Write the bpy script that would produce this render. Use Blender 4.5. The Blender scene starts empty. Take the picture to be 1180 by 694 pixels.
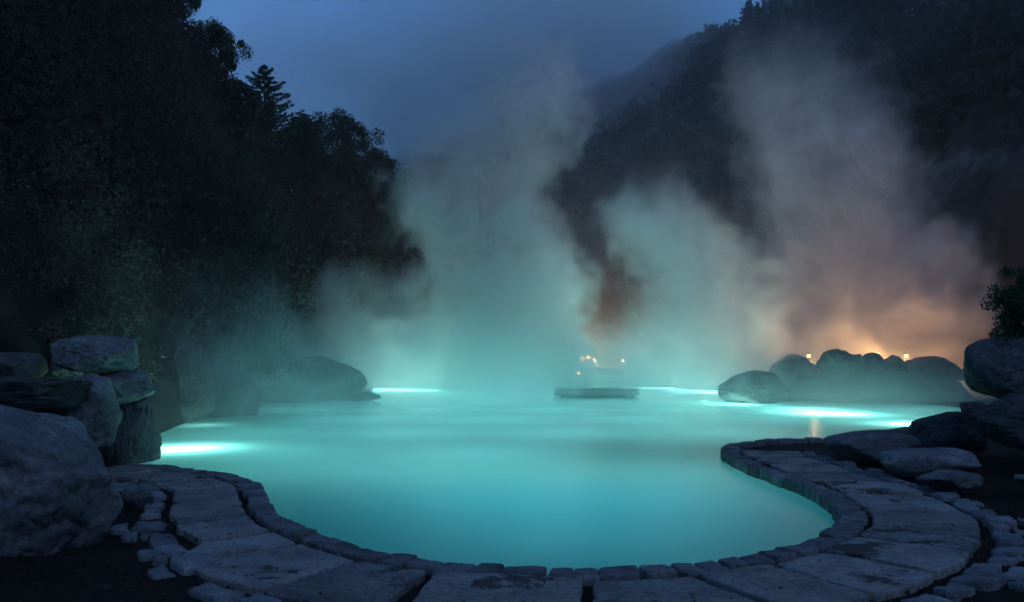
import bpy, bmesh, math, random
import numpy as np
from mathutils import Vector, Matrix, noise as mnoise

random.seed(7)
rng = np.random.default_rng(7)
SC = bpy.context.scene
COL = SC.collection
R = math.radians

# ------------------------------------------------------------------ camera
CAM_Z = 1.95
PITCH = R(2.97)
FPX = 1022.0
_f = np.array([0, math.cos(PITCH), math.sin(PITCH)])
_u = np.array([0, -math.sin(PITCH), math.cos(PITCH)])


def ray(px, py):
    return _f + np.array([1.0, 0, 0]) * ((px - 590) / FPX) + _u * ((347 - py) / FPX)


def G(px, py, z=0.0):
    """point of the photograph on the level z"""
    d = ray(px, py)
    t = (z - CAM_Z) / d[2]
    return np.array([d[0] * t, d[1] * t, z])


def P(px, py, dist):
    """point of the photograph at a distance in front of the camera"""
    d = ray(px, py)
    t = dist / d[1]
    return np.array([d[0] * t, dist, CAM_Z + d[2] * t])


cam = bpy.data.cameras.new('camera')
cam.sensor_width = 36
cam.lens = 36 * FPX / 1180
cam.clip_start = 0.1
cam.clip_end = 3000
camo = bpy.data.objects.new('camera', cam)
camo.location = (0, 0, CAM_Z)
camo.rotation_euler = (R(90) + PITCH, 0, 0)
COL.objects.link(camo)
SC.camera = camo


# ------------------------------------------------------------------ helpers
def tag(o, label=None, cat=None, group=None, kind=None):
    if label:
        o['label'] = label
    if cat:
        o['category'] = cat
    if group:
        o['group'] = group
    if kind:
        o['kind'] = kind
    return o


def empty(name, loc=(0, 0, 0), rz=0):
    o = bpy.data.objects.new(name, None)
    o.location = loc
    o.rotation_euler = (0, 0, rz)
    o.empty_display_size = 0.2
    COL.objects.link(o)
    return o


def mesh_obj(name, verts, faces, mat, parent=None, smooth=False):
    me = bpy.data.meshes.new(name)
    me.from_pydata([tuple(v) for v in verts], [], [tuple(f) for f in faces])
    me.update()
    if smooth:
        me.polygons.foreach_set('use_smooth', [True] * len(me.polygons))
    if mat:
        me.materials.append(mat)
    o = bpy.data.objects.new(name, me)
    COL.objects.link(o)
    if parent:
        o.parent = parent
    return o


def np_mesh(name, V, F, mat, parent=None, smooth=False):
    """V (n,3), F (m,k): all faces with k corners"""
    me = bpy.data.meshes.new(name)
    m, k = F.shape
    me.vertices.add(len(V))
    me.vertices.foreach_set('co', np.ascontiguousarray(V, dtype=np.float32).ravel())
    me.loops.add(m * k)
    me.loops.foreach_set('vertex_index', np.ascontiguousarray(F, dtype=np.int32).ravel())
    me.polygons.add(m)
    me.polygons.foreach_set('loop_start', np.arange(m, dtype=np.int32) * k)
    me.polygons.foreach_set('loop_total', np.full(m, k, dtype=np.int32))
    if smooth:
        me.polygons.foreach_set('use_smooth', np.ones(m, dtype=bool))
    me.update(calc_edges=True)
    me.validate()
    me.materials.append(mat)
    o = bpy.data.objects.new(name, me)
    COL.objects.link(o)
    if parent:
        o.parent = parent
    return o


def bm_obj(name, bm, mat, parent=None, smooth=False):
    me = bpy.data.meshes.new(name)
    bm.normal_update()
    bm.to_mesh(me)
    bm.free()
    if smooth:
        me.polygons.foreach_set('use_smooth', [True] * len(me.polygons))
    me.materials.append(mat)
    o = bpy.data.objects.new(name, me)
    COL.objects.link(o)
    if parent:
        o.parent = parent
    return o


# value noise in numpy ---------------------------------------------------
_perm = rng.random((64, 64, 64))


def vnoise(p):
    p = np.asarray(p, dtype=float)
    i = np.floor(p).astype(int)
    f = p - i
    f = f * f * (3 - 2 * f)
    out = 0
    for dx in (0, 1):
        for dy in (0, 1):
            for dz in (0, 1):
                w = (f[..., 0] if dx else 1 - f[..., 0]) * (f[..., 1] if dy else 1 - f[..., 1]) * (f[..., 2] if dz else 1 - f[..., 2])
                out = out + w * _perm[(i[..., 0] + dx) % 64, (i[..., 1] + dy) % 64, (i[..., 2] + dz) % 64]
    return out * 2 - 1


def fbm(p, oct=4, gain=0.5):
    p = np.asarray(p, dtype=float)
    a, s, out = 1.0, 1.0, 0
    for k in range(oct):
        out = out + a * vnoise(p * s + 17.3 * k)
        a *= gain
        s *= 2.03
    return out


def smooth01(x):
    x = np.clip(x, 0, 1)
    return x * x * (3 - 2 * x)


def catmull(pts, n=14):
    pts = [np.asarray(p, float) for p in pts]
    q = [2 * pts[0] - pts[1]] + pts + [2 * pts[-1] - pts[-2]]
    out = []
    for i in range(1, len(q) - 2):
        for k in range(n):
            t = k / n
            a, b, c, d = q[i - 1], q[i], q[i + 1], q[i + 2]
            out.append(0.5 * (2 * b + (c - a) * t + (2 * a - 5 * b + 4 * c - d) * t * t + (3 * b - a - 3 * c + d) * t ** 3))
    out.append(pts[-1])
    return np.array(out)


# ------------------------------------------------------------------ materials
class NT:
    def __init__(self, tree):
        self.t = tree

    def n(self, typ, props=None, **ins):
        nd = self.t.nodes.new(typ)
        for k, v in (props or {}).items():
            setattr(nd, k, v)
        for k, v in ins.items():
            key = int(k[1:]) if k[0] == '_' and k[1:].isdigit() else k.replace('_', ' ')
            s = nd.inputs[key]
            if isinstance(v, bpy.types.NodeSocket):
                self.t.links.new(v, s)
            else:
                s.default_value = v
        return nd

    def math(self, op, a, b=None, c=None, clamp=False):
        ins = {'_0': a}
        if b is not None:
            ins['_1'] = b
        if c is not None:
            ins['_2'] = c
        return self.n('ShaderNodeMath', {'operation': op, 'use_clamp': clamp}, **ins).outputs[0]

    def ramp(self, fac, stops):
        nd = self.t.nodes.new('ShaderNodeValToRGB')
        e = nd.color_ramp.elements
        while len(e) < len(stops):
            e.new(0.5)
        for k, (pos, c) in enumerate(stops):
            e[k].position = pos
            e[k].color = (*c, 1) if len(c) == 3 else c
        self.t.links.new(fac, nd.inputs[0])
        return nd.outputs[0]


def new_mat(name):
    m = bpy.data.materials.new(name)
    m.use_nodes = True
    m.node_tree.nodes.clear()
    return m, NT(m.node_tree)


def finish(nt, surf=None, vol=None):
    o = nt.n('ShaderNodeOutputMaterial')
    if surf is not None:
        nt.t.links.new(surf, o.inputs['Surface'])
    if vol is not None:
        nt.t.links.new(vol, o.inputs['Volume'])


def stone_mat(name, dark, mid, light, scale=2.0, rough=0.85, bump=0.5, spot=(0.03, 0.03, 0.028), veins=False, spec=0.3, earth=0.0):
    m, nt = new_mat(name)
    tc = nt.n('ShaderNodeTexCoord').outputs['Object']
    oi = nt.n('ShaderNodeObjectInfo')
    off = nt.math('MULTIPLY', oi.outputs['Random'], 37.0)
    vec = nt.n('ShaderNodeVectorMath', {'operation': 'ADD'}, _0=tc, _1=off).outputs[0]
    big = nt.n('ShaderNodeTexNoise', Vector=vec, Scale=scale, Detail=6.0, Roughness=0.62, Distortion=0.4).outputs['Fac']
    fine = nt.n('ShaderNodeTexNoise', Vector=vec, Scale=scale * 9, Detail=5.0, Roughness=0.7).outputs['Fac']
    pit = nt.n('ShaderNodeTexVoronoi', {'feature': 'F1'}, Vector=vec, Scale=scale * 14).outputs['Distance']
    c = nt.ramp(big, [(0.30, dark), (0.52, mid), (0.72, light)])
    f2 = nt.ramp(fine, [(0.35, (0.45, 0.45, 0.45)), (0.62, (1.12, 1.1, 1.08))])
    c = nt.n('ShaderNodeMix', {'data_type': 'RGBA', 'blend_type': 'MULTIPLY'}, _0=0.8, _6=c, _7=f2).outputs[2]
    lich = nt.n('ShaderNodeTexNoise', Vector=vec, Scale=scale * 3.1, Detail=4.0, Roughness=0.75).outputs['Fac']
    lm = nt.ramp(lich, [(0.60, (0, 0, 0)), (0.68, (1, 1, 1))])
    lf = nt.math('MULTIPLY', lm, 0.55)
    c = nt.n('ShaderNodeMix', {'data_type': 'RGBA'}, _0=lf, _6=c, _7=(*spot, 1)).outputs[2]
    # each stone a little lighter or darker than the next
    tone = nt.n('ShaderNodeMapRange', Value=oi.outputs['Random'], _3=0.72, _4=1.22).outputs[0]
    c = nt.n('ShaderNodeVectorMath', {'operation': 'SCALE'}, _0=c, Scale=tone).outputs[0]
    if earth:
        wp_ = nt.n('ShaderNodeNewGeometry').outputs['Position']
        en = nt.n('ShaderNodeTexNoise', Vector=wp_, Scale=0.9, Detail=7.0, Roughness=0.68).outputs['Fac']
        em = nt.ramp(en, [(0.565, (0, 0, 0)), (0.60, (1, 1, 1))])
        ef = nt.n('ShaderNodeTexNoise', Vector=wp_, Scale=30.0, Detail=3.0).outputs['Fac']
        ec = nt.ramp(ef, [(0.35, (0.016, 0.011, 0.008)), (0.7, (0.06, 0.042, 0.03))])
        c = nt.n('ShaderNodeMix', {'data_type': 'RGBA'}, _0=nt.math('MULTIPLY', em, earth), _6=c, _7=ec).outputs[2]
    h = nt.math('ADD', nt.math('MULTIPLY', big, 0.7), nt.math('MULTIPLY', fine, 0.35))
    h = nt.math('ADD', h, nt.math('MULTIPLY', pit, 0.12))
    if veins:
        wv = nt.n('ShaderNodeTexNoise', {'noise_type': 'RIDGED_MULTIFRACTAL'}, Vector=vec, Scale=scale * 2.2, Detail=4.0, Roughness=0.55).outputs[0]
        h = nt.math('ADD', h, nt.math('MULTIPLY', wv, 0.2))
    b = nt.n('ShaderNodeBump', Strength=bump, Distance=0.06, Height=h).outputs[0]
    s = nt.n('ShaderNodeBsdfPrincipled', Base_Color=c, Roughness=rough, Specular_IOR_Level=spec, Normal=b).outputs[0]
    finish(nt, s)
    return m


M = {}
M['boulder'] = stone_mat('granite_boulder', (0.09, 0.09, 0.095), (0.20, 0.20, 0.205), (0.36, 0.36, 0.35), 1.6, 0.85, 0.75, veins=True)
M['coping'] = stone_mat('coping_stone', (0.11, 0.105, 0.105), (0.21, 0.205, 0.205), (0.34, 0.33, 0.33), 4.0, 0.75, 0.4)
M['flag'] = stone_mat('flagstone', (0.19, 0.17, 0.155), (0.315, 0.288, 0.265), (0.45, 0.42, 0.39), 2.2, 0.62, 0.45, spot=(0.035, 0.026, 0.02), earth=0.92)
M['edging'] = stone_mat('pale_fieldstone', (0.13, 0.13, 0.135), (0.27, 0.27, 0.28), (0.42, 0.42, 0.425), 5.0, 0.8, 0.5)
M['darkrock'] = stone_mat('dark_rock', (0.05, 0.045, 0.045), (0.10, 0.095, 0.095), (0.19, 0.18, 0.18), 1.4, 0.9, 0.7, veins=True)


def foliage_mat(name, a, b, c, scale=1.2):
    m, nt = new_mat(name)
    ge = nt.n('ShaderNodeNewGeometry')
    rnd = ge.outputs['Random Per Island']
    tc = nt.n('ShaderNodeTexCoord').outputs['Object']
    nz = nt.n('ShaderNodeTexNoise', Vector=tc, Scale=scale, Detail=2.0).outputs['Fac']
    f = nt.math('ADD', nt.math('MULTIPLY', rnd, 0.6), nt.math('MULTIPLY', nz, 0.5))
    col = nt.ramp(f, [(0.25, a), (0.55, b), (0.85, c)])
    s = nt.n('ShaderNodeBsdfPrincipled', Base_Color=col, Roughness=0.65, Specular_IOR_Level=0.25).outputs[0]
    tr = nt.n('ShaderNodeBsdfTranslucent', Color=col).outputs[0]
    finish(nt, nt.n('ShaderNodeMixShader', _0=0.25, _1=s, _2=tr).outputs[0])
    return m


M['leaf_dark'] = foliage_mat('dark_leaves', (0.018, 0.014, 0.009), (0.030, 0.024, 0.016), (0.050, 0.042, 0.027))
M['leaf_grey'] = foliage_mat('grey_green_leaves', (0.042, 0.034, 0.023), (0.08, 0.068, 0.046), (0.17, 0.15, 0.11))
M['leaf_olive'] = foliage_mat('olive_leaves', (0.036, 0.026, 0.015), (0.058, 0.044, 0.026), (0.085, 0.066, 0.04))
M['leaf_pine'] = foliage_mat('pine_needles', (0.012, 0.02, 0.014), (0.022, 0.034, 0.024), (0.038, 0.052, 0.036))
M['leaf_under'] = foliage_mat('undergrowth_leaves', (0.030, 0.016, 0.013), (0.046, 0.026, 0.021), (0.062, 0.042, 0.030), 0.25)
M['leaf_far'] = foliage_mat('far_forest', (0.012, 0.018, 0.012), (0.022, 0.03, 0.02), (0.035, 0.045, 0.03), 0.02)
M['leaf_gloss'] = foliage_mat('glossy_shrub_leaves', (0.02, 0.05, 0.018), (0.035, 0.085, 0.03), (0.06, 0.12, 0.05))

m, nt = new_mat('bark')
tc = nt.n('ShaderNodeTexCoord').outputs['Object']
nz = nt.n('ShaderNodeTexNoise', Vector=tc, Scale=6.0, Detail=5.0).outputs['Fac']
col = nt.ramp(nz, [(0.3, (0.03, 0.022, 0.016)), (0.7, (0.09, 0.07, 0.055))])
finish(nt, nt.n('ShaderNodeBsdfPrincipled', Base_Color=col, Roughness=0.9,
                Normal=nt.n('ShaderNodeBump', Strength=0.6, Distance=0.03, Height=nz).outputs[0]).outputs[0])
M['bark'] = m

# soil and hillside: earth, dead leaves, heather patches, bare rock where it is steep; pale mineral crust under the water line
m, nt = new_mat('soil')
tc = nt.n('ShaderNodeTexCoord').outputs['Object']
ge = nt.n('ShaderNodeNewGeometry')
sx = nt.n('ShaderNodeSeparateXYZ', Vector=ge.outputs['Position'])
n1 = nt.n('ShaderNodeTexNoise', Vector=tc, Scale=0.9, Detail=8.0, Roughness=0.68).outputs['Fac']
n2 = nt.n('ShaderNodeTexNoise', Vector=tc, Scale=22.0, Detail=6.0, Roughness=0.7).outputs['Fac']
n3 = nt.n('ShaderNodeTexNoise', Vector=tc, Scale=0.11, Detail=7.0, Roughness=0.6).outputs['Fac']
n4 = nt.n('ShaderNodeTexNoise', Vector=tc, Scale=0.05, Detail=9.0, Roughness=0.72, Distortion=0.6).outputs['Fac']
soil = nt.ramp(n1, [(0.3, (0.018, 0.012, 0.009)), (0.55, (0.032, 0.021, 0.015)), (0.75, (0.055, 0.036, 0.024))])
soil = nt.n('ShaderNodeMix', {'data_type': 'RGBA', 'blend_type': 'MULTIPLY'}, _0=0.7, _6=soil,
            _7=nt.ramp(n2, [(0.35, (0.4, 0.4, 0.4)), (0.65, (1.3, 1.25, 1.2))])).outputs[2]
hill = nt.ramp(n3, [(0.34, (0.022, 0.024, 0.015)), (0.5, (0.034, 0.025, 0.02)), (0.66, (0.055, 0.033, 0.028))])
hz = nt.n('ShaderNodeMapRange', Value=sx.outputs['Z'], _1=1.0, _2=4.0).outputs[0]
c = nt.n('ShaderNodeMix', {'data_type': 'RGBA'}, _0=hz, _6=soil, _7=hill).outputs[2]
rocky = nt.math('MULTIPLY', nt.ramp(n4, [(0.53, (0, 0, 0)), (0.60, (1, 1, 1))]), nt.n('ShaderNodeMapRange', Value=sx.outputs['Z'], _1=8.0, _2=14.0).outputs[0])
rocky = nt.math('MULTIPLY', rocky, nt.n('ShaderNodeMapRange', Value=sx.outputs['X'], _1=15.0, _2=35.0).outputs[0])
rc = nt.ramp(n1, [(0.35, (0.05, 0.045, 0.04)), (0.65, (0.24, 0.23, 0.22))])
c = nt.n('ShaderNodeMix', {'data_type': 'RGBA'}, _0=rocky, _6=c, _7=rc).outputs[2]
wet = nt.n('ShaderNodeMapRange', Value=sx.outputs['Z'], _1=-0.12, _2=-0.03).outputs[0]
c = nt.n('ShaderNodeMix', {'data_type': 'RGBA'}, _0=wet, _6=(0.05, 0.07, 0.07, 1), _7=c).outputs[2]
h = nt.math('ADD', nt.math('MULTIPLY', n1, 0.8), nt.math('MULTIPLY', n2, 0.35))
finish(nt, nt.n('ShaderNodeBsdfPrincipled', Base_Color=c, Roughness=0.95, Specular_IOR_Level=0.15,
                Normal=nt.n('ShaderNodeBump', Strength=0.8, Distance=0.08, Height=h).outputs[0]).outputs[0])
M['soil'] = m

# milky mineral water: a skin that scatters the light of the lamps below, part of it going straight through
m, nt = new_mat('milky_water')
tc = nt.n('ShaderNodeTexCoord').outputs['Object']
rp = nt.n('ShaderNodeTexNoise', Vector=tc, Scale=1.1, Detail=3.0, Roughness=0.5).outputs['Fac']
rp2 = nt.n('ShaderNodeTexNoise', Vector=tc, Scale=7.0, Detail=2.0, Roughness=0.5).outputs['Fac']
hh = nt.math('ADD', rp, nt.math('MULTIPLY', rp2, 0.12))
bmp = nt.n('ShaderNodeBump', Strength=0.12, Distance=0.05, Height=hh).outputs[0]
tl = nt.n('ShaderNodeBsdfTranslucent', Color=(0.36, 0.90, 0.95, 1)).outputs[0]
df = nt.n('ShaderNodeBsdfDiffuse', Color=(0.10, 0.38, 0.42, 1)).outputs[0]
tp = nt.n('ShaderNodeBsdfTransparent', Color=(0.82, 0.96, 0.96, 1)).outputs[0]
gl = nt.n('ShaderNodeBsdfGlossy', Color=(1, 1, 1, 1), Roughness=0.24, Normal=bmp).outputs[0]
a = nt.n('ShaderNodeMixShader', _0=0.22, _1=tl, _2=df).outputs[0]
a = nt.n('ShaderNodeMixShader', _0=0.19, _1=a, _2=tp).outputs[0]
fr = nt.n('ShaderNodeFresnel', IOR=1.33, Normal=bmp).outputs[0]
fr = nt.math('MULTIPLY', fr, 0.9)
finish(nt, nt.n('ShaderNodeMixShader', _0=fr, _1=a, _2=gl).outputs[0],
       nt.n('ShaderNodeVolumeAbsorption', Color=(0.25, 0.38, 0.36, 1), Density=0.58).outputs[0])
M['water'] = m

m, nt = new_mat('lamp_glow')
finish(nt, nt.n('ShaderNodeEmission', Color=(1.0, 0.42, 0.12, 1), Strength=7.0).outputs[0])
M['glow'] = m
m, nt = new_mat('bright_lamp_glow')
finish(nt, nt.n('ShaderNodeEmission', Color=(1.0, 0.46, 0.14, 1), Strength=24.0).outputs[0])
M['glow_bright'] = m
m, nt = new_mat('lamp_metal')
finish(nt, nt.n('ShaderNodeBsdfPrincipled', Base_Color=(0.05, 0.045, 0.04, 1), Metallic=0.8, Roughness=0.5).outputs[0])
M['metal'] = m


# ------------------------------------------------------------------ pool outline
RIM_Z, GROUND_Z = 0.15, 0.11
near_px = [(150, 533), (185, 535), (230, 541), (268, 546), (300, 557), (314, 580), (333, 598), (370, 613), (410, 627), (450, 637), (500, 644),
           (550, 648), (600, 650), (650, 653), (700, 654), (750, 652), (800, 647), (850, 640), (900, 630), (940, 616), (963, 602), (967, 591),
           (952, 575), (926, 560), (895, 548), (870, 539), (848, 530), (831, 520), (836, 513), (868, 507.5), (915, 505), (965, 504.5)]
rim_curve = catmull([G(x, y, RIM_Z)[:2] for x, y in near_px])
far_px = [(1012, 497), (1060, 490), (1100, 480), (1092, 469), (1000, 463), (920, 463), (860, 462), (832, 453), (800, 448), (700, 445), (560, 444.5), (445, 446), (428, 459),
          (300, 466), (240, 480), (188, 503), (158, 526)]
far_pts = np.array([G(x, y, 0)[:2] for x, y in far_px])
far_curve = catmull(far_pts)
pool = np.vstack([rim_curve, far_curve])


def in_poly(pts, poly):
    x, y = pts[:, 0], pts[:, 1]
    inside = np.zeros(len(pts), bool)
    n = len(poly)
    for i in range(n):
        x1, y1 = poly[i]
        x2, y2 = poly[(i + 1) % n]
        c = ((y1 > y) != (y2 > y)) & (x < (x2 - x1) * (y - y1) / (y2 - y1 + 1e-12) + x1)
        inside ^= c
    return inside


def dist_poly(pts, poly):
    """signed distance, negative inside"""
    out = np.full(len(pts), 1e9)
    n = len(poly)
    for i in range(n):
        a, b = poly[i], poly[(i + 1) % n]
        ab = b - a
        t = np.clip(((pts - a) @ ab) / (ab @ ab + 1e-12), 0, 1)
        out = np.minimum(out, np.hypot(*(pts - (a + t[:, None] * ab)).T))
    return np.where(in_poly(pts, poly), -out, out)


# ------------------------------------------------------------------ terrain
# profile of the land per bearing: (bearing px, foot distance, crest distance, crest height seen at photo row)
def bearing(px):
    return math.degrees(math.atan((px - 590) / FPX))


def hgt(row, dist):
    return CAM_Z + (400 - row) / FPX * dist


# left spur (bearing in degrees, foot, crest, height)
LEFT = [(-180, 40, 90, 30), (-90, 14, 45, 22), (-60, 12, 38, 20), (bearing(-80), 13, 36, hgt(-130, 36)), (bearing(60), 16, 42, hgt(-30, 42)),
        (bearing(150), 19, 48, hgt(20, 48)), (bearing(210), 23, 52, hgt(75, 52)), (bearing(270), 28, 58, hgt(140, 58)), (bearing(340), 36, 64, hgt(185, 64)),
        (bearing(400), 43, 70, hgt(200, 70)), (bearing(440), 48, 74, hgt(240, 74)), (bearing(480), 54, 78, hgt(268, 78)), (bearing(515), 60, 80, hgt(318, 80)),
        (bearing(560), 66, 84, 0.2), (180, 40, 90, 0.2)]
RIGHT = [(-180, 80, 240, 60), (-60, 90, 260, 60), (bearing(300), 120, 330, hgt(230, 330)), (bearing(440), 110, 330, hgt(195, 330)), (bearing(520), 100, 320, hgt(172, 320)),
         (bearing(600), 95, 310, hgt(140, 310)), (bearing(690), 90, 290, hgt(112, 290)), (bearing(750), 86, 270, hgt(88, 270)), (bearing(800), 82, 255, hgt(62, 255)),
         (bearing(870), 76, 235, hgt(42, 235)), (bearing(940), 70, 215, hgt(26, 215)), (bearing(1000), 64, 200, hgt(-20, 200)), (bearing(1180), 55, 170, hgt(-90, 170)),
         (60, 50, 150, 75), (180, 80, 240, 60)]
# nearer rocky shoulder on the right
SHOULDER = [(-180, 50, 80, 0), (bearing(860), 60, 90, 0), (bearing(960), 55, 92, hgt(300, 92)), (bearing(1040), 48, 90, hgt(140, 90)), (bearing(1110), 42, 86, hgt(85, 86)), (bearing(1190), 38, 82, hgt(50, 82)),
            (70, 30, 70, 30), (180, 50, 80, 10)]


def prof(tab, az, k):
    return np.interp(az, [t[0] for t in tab], [t[k] for t in tab])


def land(x, y):
    p = np.stack([x, y], 1)
    az = np.degrees(np.arctan2(x, y))
    r = np.hypot(x, y)
    z = np.full(len(x), GROUND_Z - 0.03)
    p3 = np.stack([x, y, np.zeros_like(x)], 1)
    rough = fbm(p3 * 0.12, 5)
    crag = fbm(p3 * 0.045 + 5, 5)
    # left
    f, c, h = prof(LEFT, az, 1), prof(LEFT, az, 2), prof(LEFT, az, 3)
    t = (r - f) / (c - f)
    up = np.where(t < 1, np.clip(t, 0, 1) ** 0.9, 1 - 0.55 * smooth01((t - 1) / 1.2))
    zl = h * up + rough * 0.9 * smooth01(t * 2) * (h > 1)
    zl = np.where(t > 0, zl, 0)
    f, c, h = prof(RIGHT, az, 1), prof(RIGHT, az, 2), prof(RIGHT, az, 3)
    t = (r - f) / (c - f)
    up = np.where(t < 1, np.clip(t, 0, 1) ** 1.15, 1 - 0.6 * smooth01((t - 1) / 1.5))
    zr = np.where(t > 0, h * up + (crag * 4 + rough * 1.5) * smooth01(t * 3), 0)
    f, c, h = prof(SHOULDER, az, 1), prof(SHOULDER, az, 2), prof(SHOULDER, az, 3)
    t = (r - f) / (c - f)
    up = np.where(t < 1, np.clip(t, 0, 1) ** 1.0, 1 - smooth01((t - 1) / 0.6))
    zs = np.where(t > 0, h * up + (crag * 2.5 + rough * 1.6 + fbm(p3 * 0.33 + 2, 4) * 1.1 - np.abs(fbm(p3 * 0.17 + 7, 4)) * 2.2) * smooth01(t * 3) * (h > 2), 0)
    z = z + np.maximum(0, np.maximum(np.maximum(zl, zr), zs))
    near = r < 75
    d = np.full(len(x), 50.0)
    d[near] = dist_poly(p[near], pool)
    # gentle lumps in the earth, away from the stones of the path
    z = z + fbm(p3 * 0.9, 4) * 0.05 * smooth01((d - 1.4) / 1.0)
    # bank to the right of the path
    bank = smooth01((x - 6.0 - 0.05 * (y - 8)) / 5.0) * smooth01((y - 5) / 5.0) * smooth01((30 - y) / 8.0)
    z = z + bank * 0.75 * smooth01((d - 1.8) / 2.5)
    # bank behind the boulders on the left
    bank = smooth01((-5.2 - x) / 4.0) * smooth01((y - 6) / 5.0) * smooth01((60 - y) / 20.0)
    z = z + bank * 1.0 * smooth01((d - 0.6) / 2.5)
    # the basin
    edge = np.where(d < 60, d, 60)
    k = smooth01((-edge + 0.22) / 0.30)
    basin = -3.4 - 0.25 * fbm(p3 * 0.4, 3)
    z = np.where(edge < 0.22, z * (1 - k) + basin * k, z)
    return z


az = np.radians(np.concatenate([np.arange(-180, -46, 4), np.arange(-46, 46, 0.25), np.arange(46, 180, 4)]))
rr = np.concatenate([np.linspace(0.3, 4.8, 12), np.geomspace(5, 26, 150), np.geomspace(26.4, 620, 160)])
AZ, RR = np.meshgrid(az, rr)
gx, gy = (RR * np.sin(AZ)).ravel(), (RR * np.cos(AZ)).ravel()
gz = land(gx, gy)
na, nr = len(az), len(rr)
ii, jj = np.meshgrid(np.arange(nr - 1), np.arange(na), indexing='ij')
j2 = (jj + 1) % na
F = np.stack([ii * na + jj, ii * na + j2, (ii + 1) * na + j2, (ii + 1) * na + jj], -1).reshape(-1, 4)[:, ::-1]
V = np.stack([gx, gy, gz], 1)
V = np.vstack([V, [[0, 0, GROUND_Z - 0.03]]])
ground = np_mesh('ground', V, F, M['soil'], smooth=True)
bmg = bmesh.new()
bmg.from_mesh(ground.data)
bmg.verts.ensure_lookup_table()
for j in range(na):
    bmg.faces.new((bmg.verts[len(V) - 1], bmg.verts[(j + 1) % na], bmg.verts[j]))
bmesh.ops.recalc_face_normals(bmg, faces=bmg.faces)
bmg.to_mesh(ground.data)
bmg.free()
tag(ground, kind='structure')


def ground_z(x, y):
    return float(land(np.array([x], float), np.array([y], float))[0])


# ------------------------------------------------------------------ water
wp = pool[::2]
cen = wp.mean(0)
# widen it a little so that it runs under the stones
nrm = np.roll(wp, -1, 0) - np.roll(wp, 1, 0)
nrm = np.stack([nrm[:, 1], -nrm[:, 0]], 1)
nrm /= np.linalg.norm(nrm, axis=1)[:, None] + 1e-9
tst = dist_poly(wp + nrm * 0.05, pool)
nrm[tst < 0] *= -1
bm = bmesh.new()
vs = [bm.verts.new((x, y, 0)) for x, y in wp + nrm * 0.20]
fc = bm.faces.new(vs)
ex = bmesh.ops.extrude_face_region(bm, geom=[fc])
for v in ex['geom']:
    if isinstance(v, bmesh.types.BMVert):
        v.co.z = -4.6
if fc.is_valid and len(fc.verts) == len(vs) and fc not in bm.faces:
    pass
bmesh.ops.holes_fill(bm, edges=bm.edges)
bmesh.ops.triangulate(bm, faces=[f_ for f_ in bm.faces if len(f_.verts) > 4])
bmesh.ops.recalc_face_normals(bm, faces=bm.faces)
water = bm_obj('water', bm, M['water'])
tag(water, kind='structure')


# ------------------------------------------------------------------ stones laid round the pool
def arc(curve):
    s = np.concatenate([[0], np.cumsum(np.linalg.norm(np.diff(curve, axis=0), axis=1))])

    def at(t):
        return np.array([np.interp(t, s, curve[:, 0]), np.interp(t, s, curve[:, 1])])
    return s[-1], at


RL, rim_at = arc(rim_curve)


def rim_frame(t):
    p = rim_at(t)
    d = rim_at(min(t + 0.12, RL)) - rim_at(max(t - 0.12, 0))
    d /= np.linalg.norm(d) + 1e-9
    n = np.array([d[1], -d[0]])        # the curve runs with the pool on its left
    return p, d, n


# the pool must lie to the left of the curve
_p, _d, _n = rim_frame(RL * 0.5)
SIGN = 1.0 if dist_poly(np.array([_p + _n * 0.2]), pool)[0] > 0 else -1.0


def rim_pt(t, off):
    p, d, n = rim_frame(min(max(t, 0), RL))
    return p + n * SIGN * off


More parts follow.
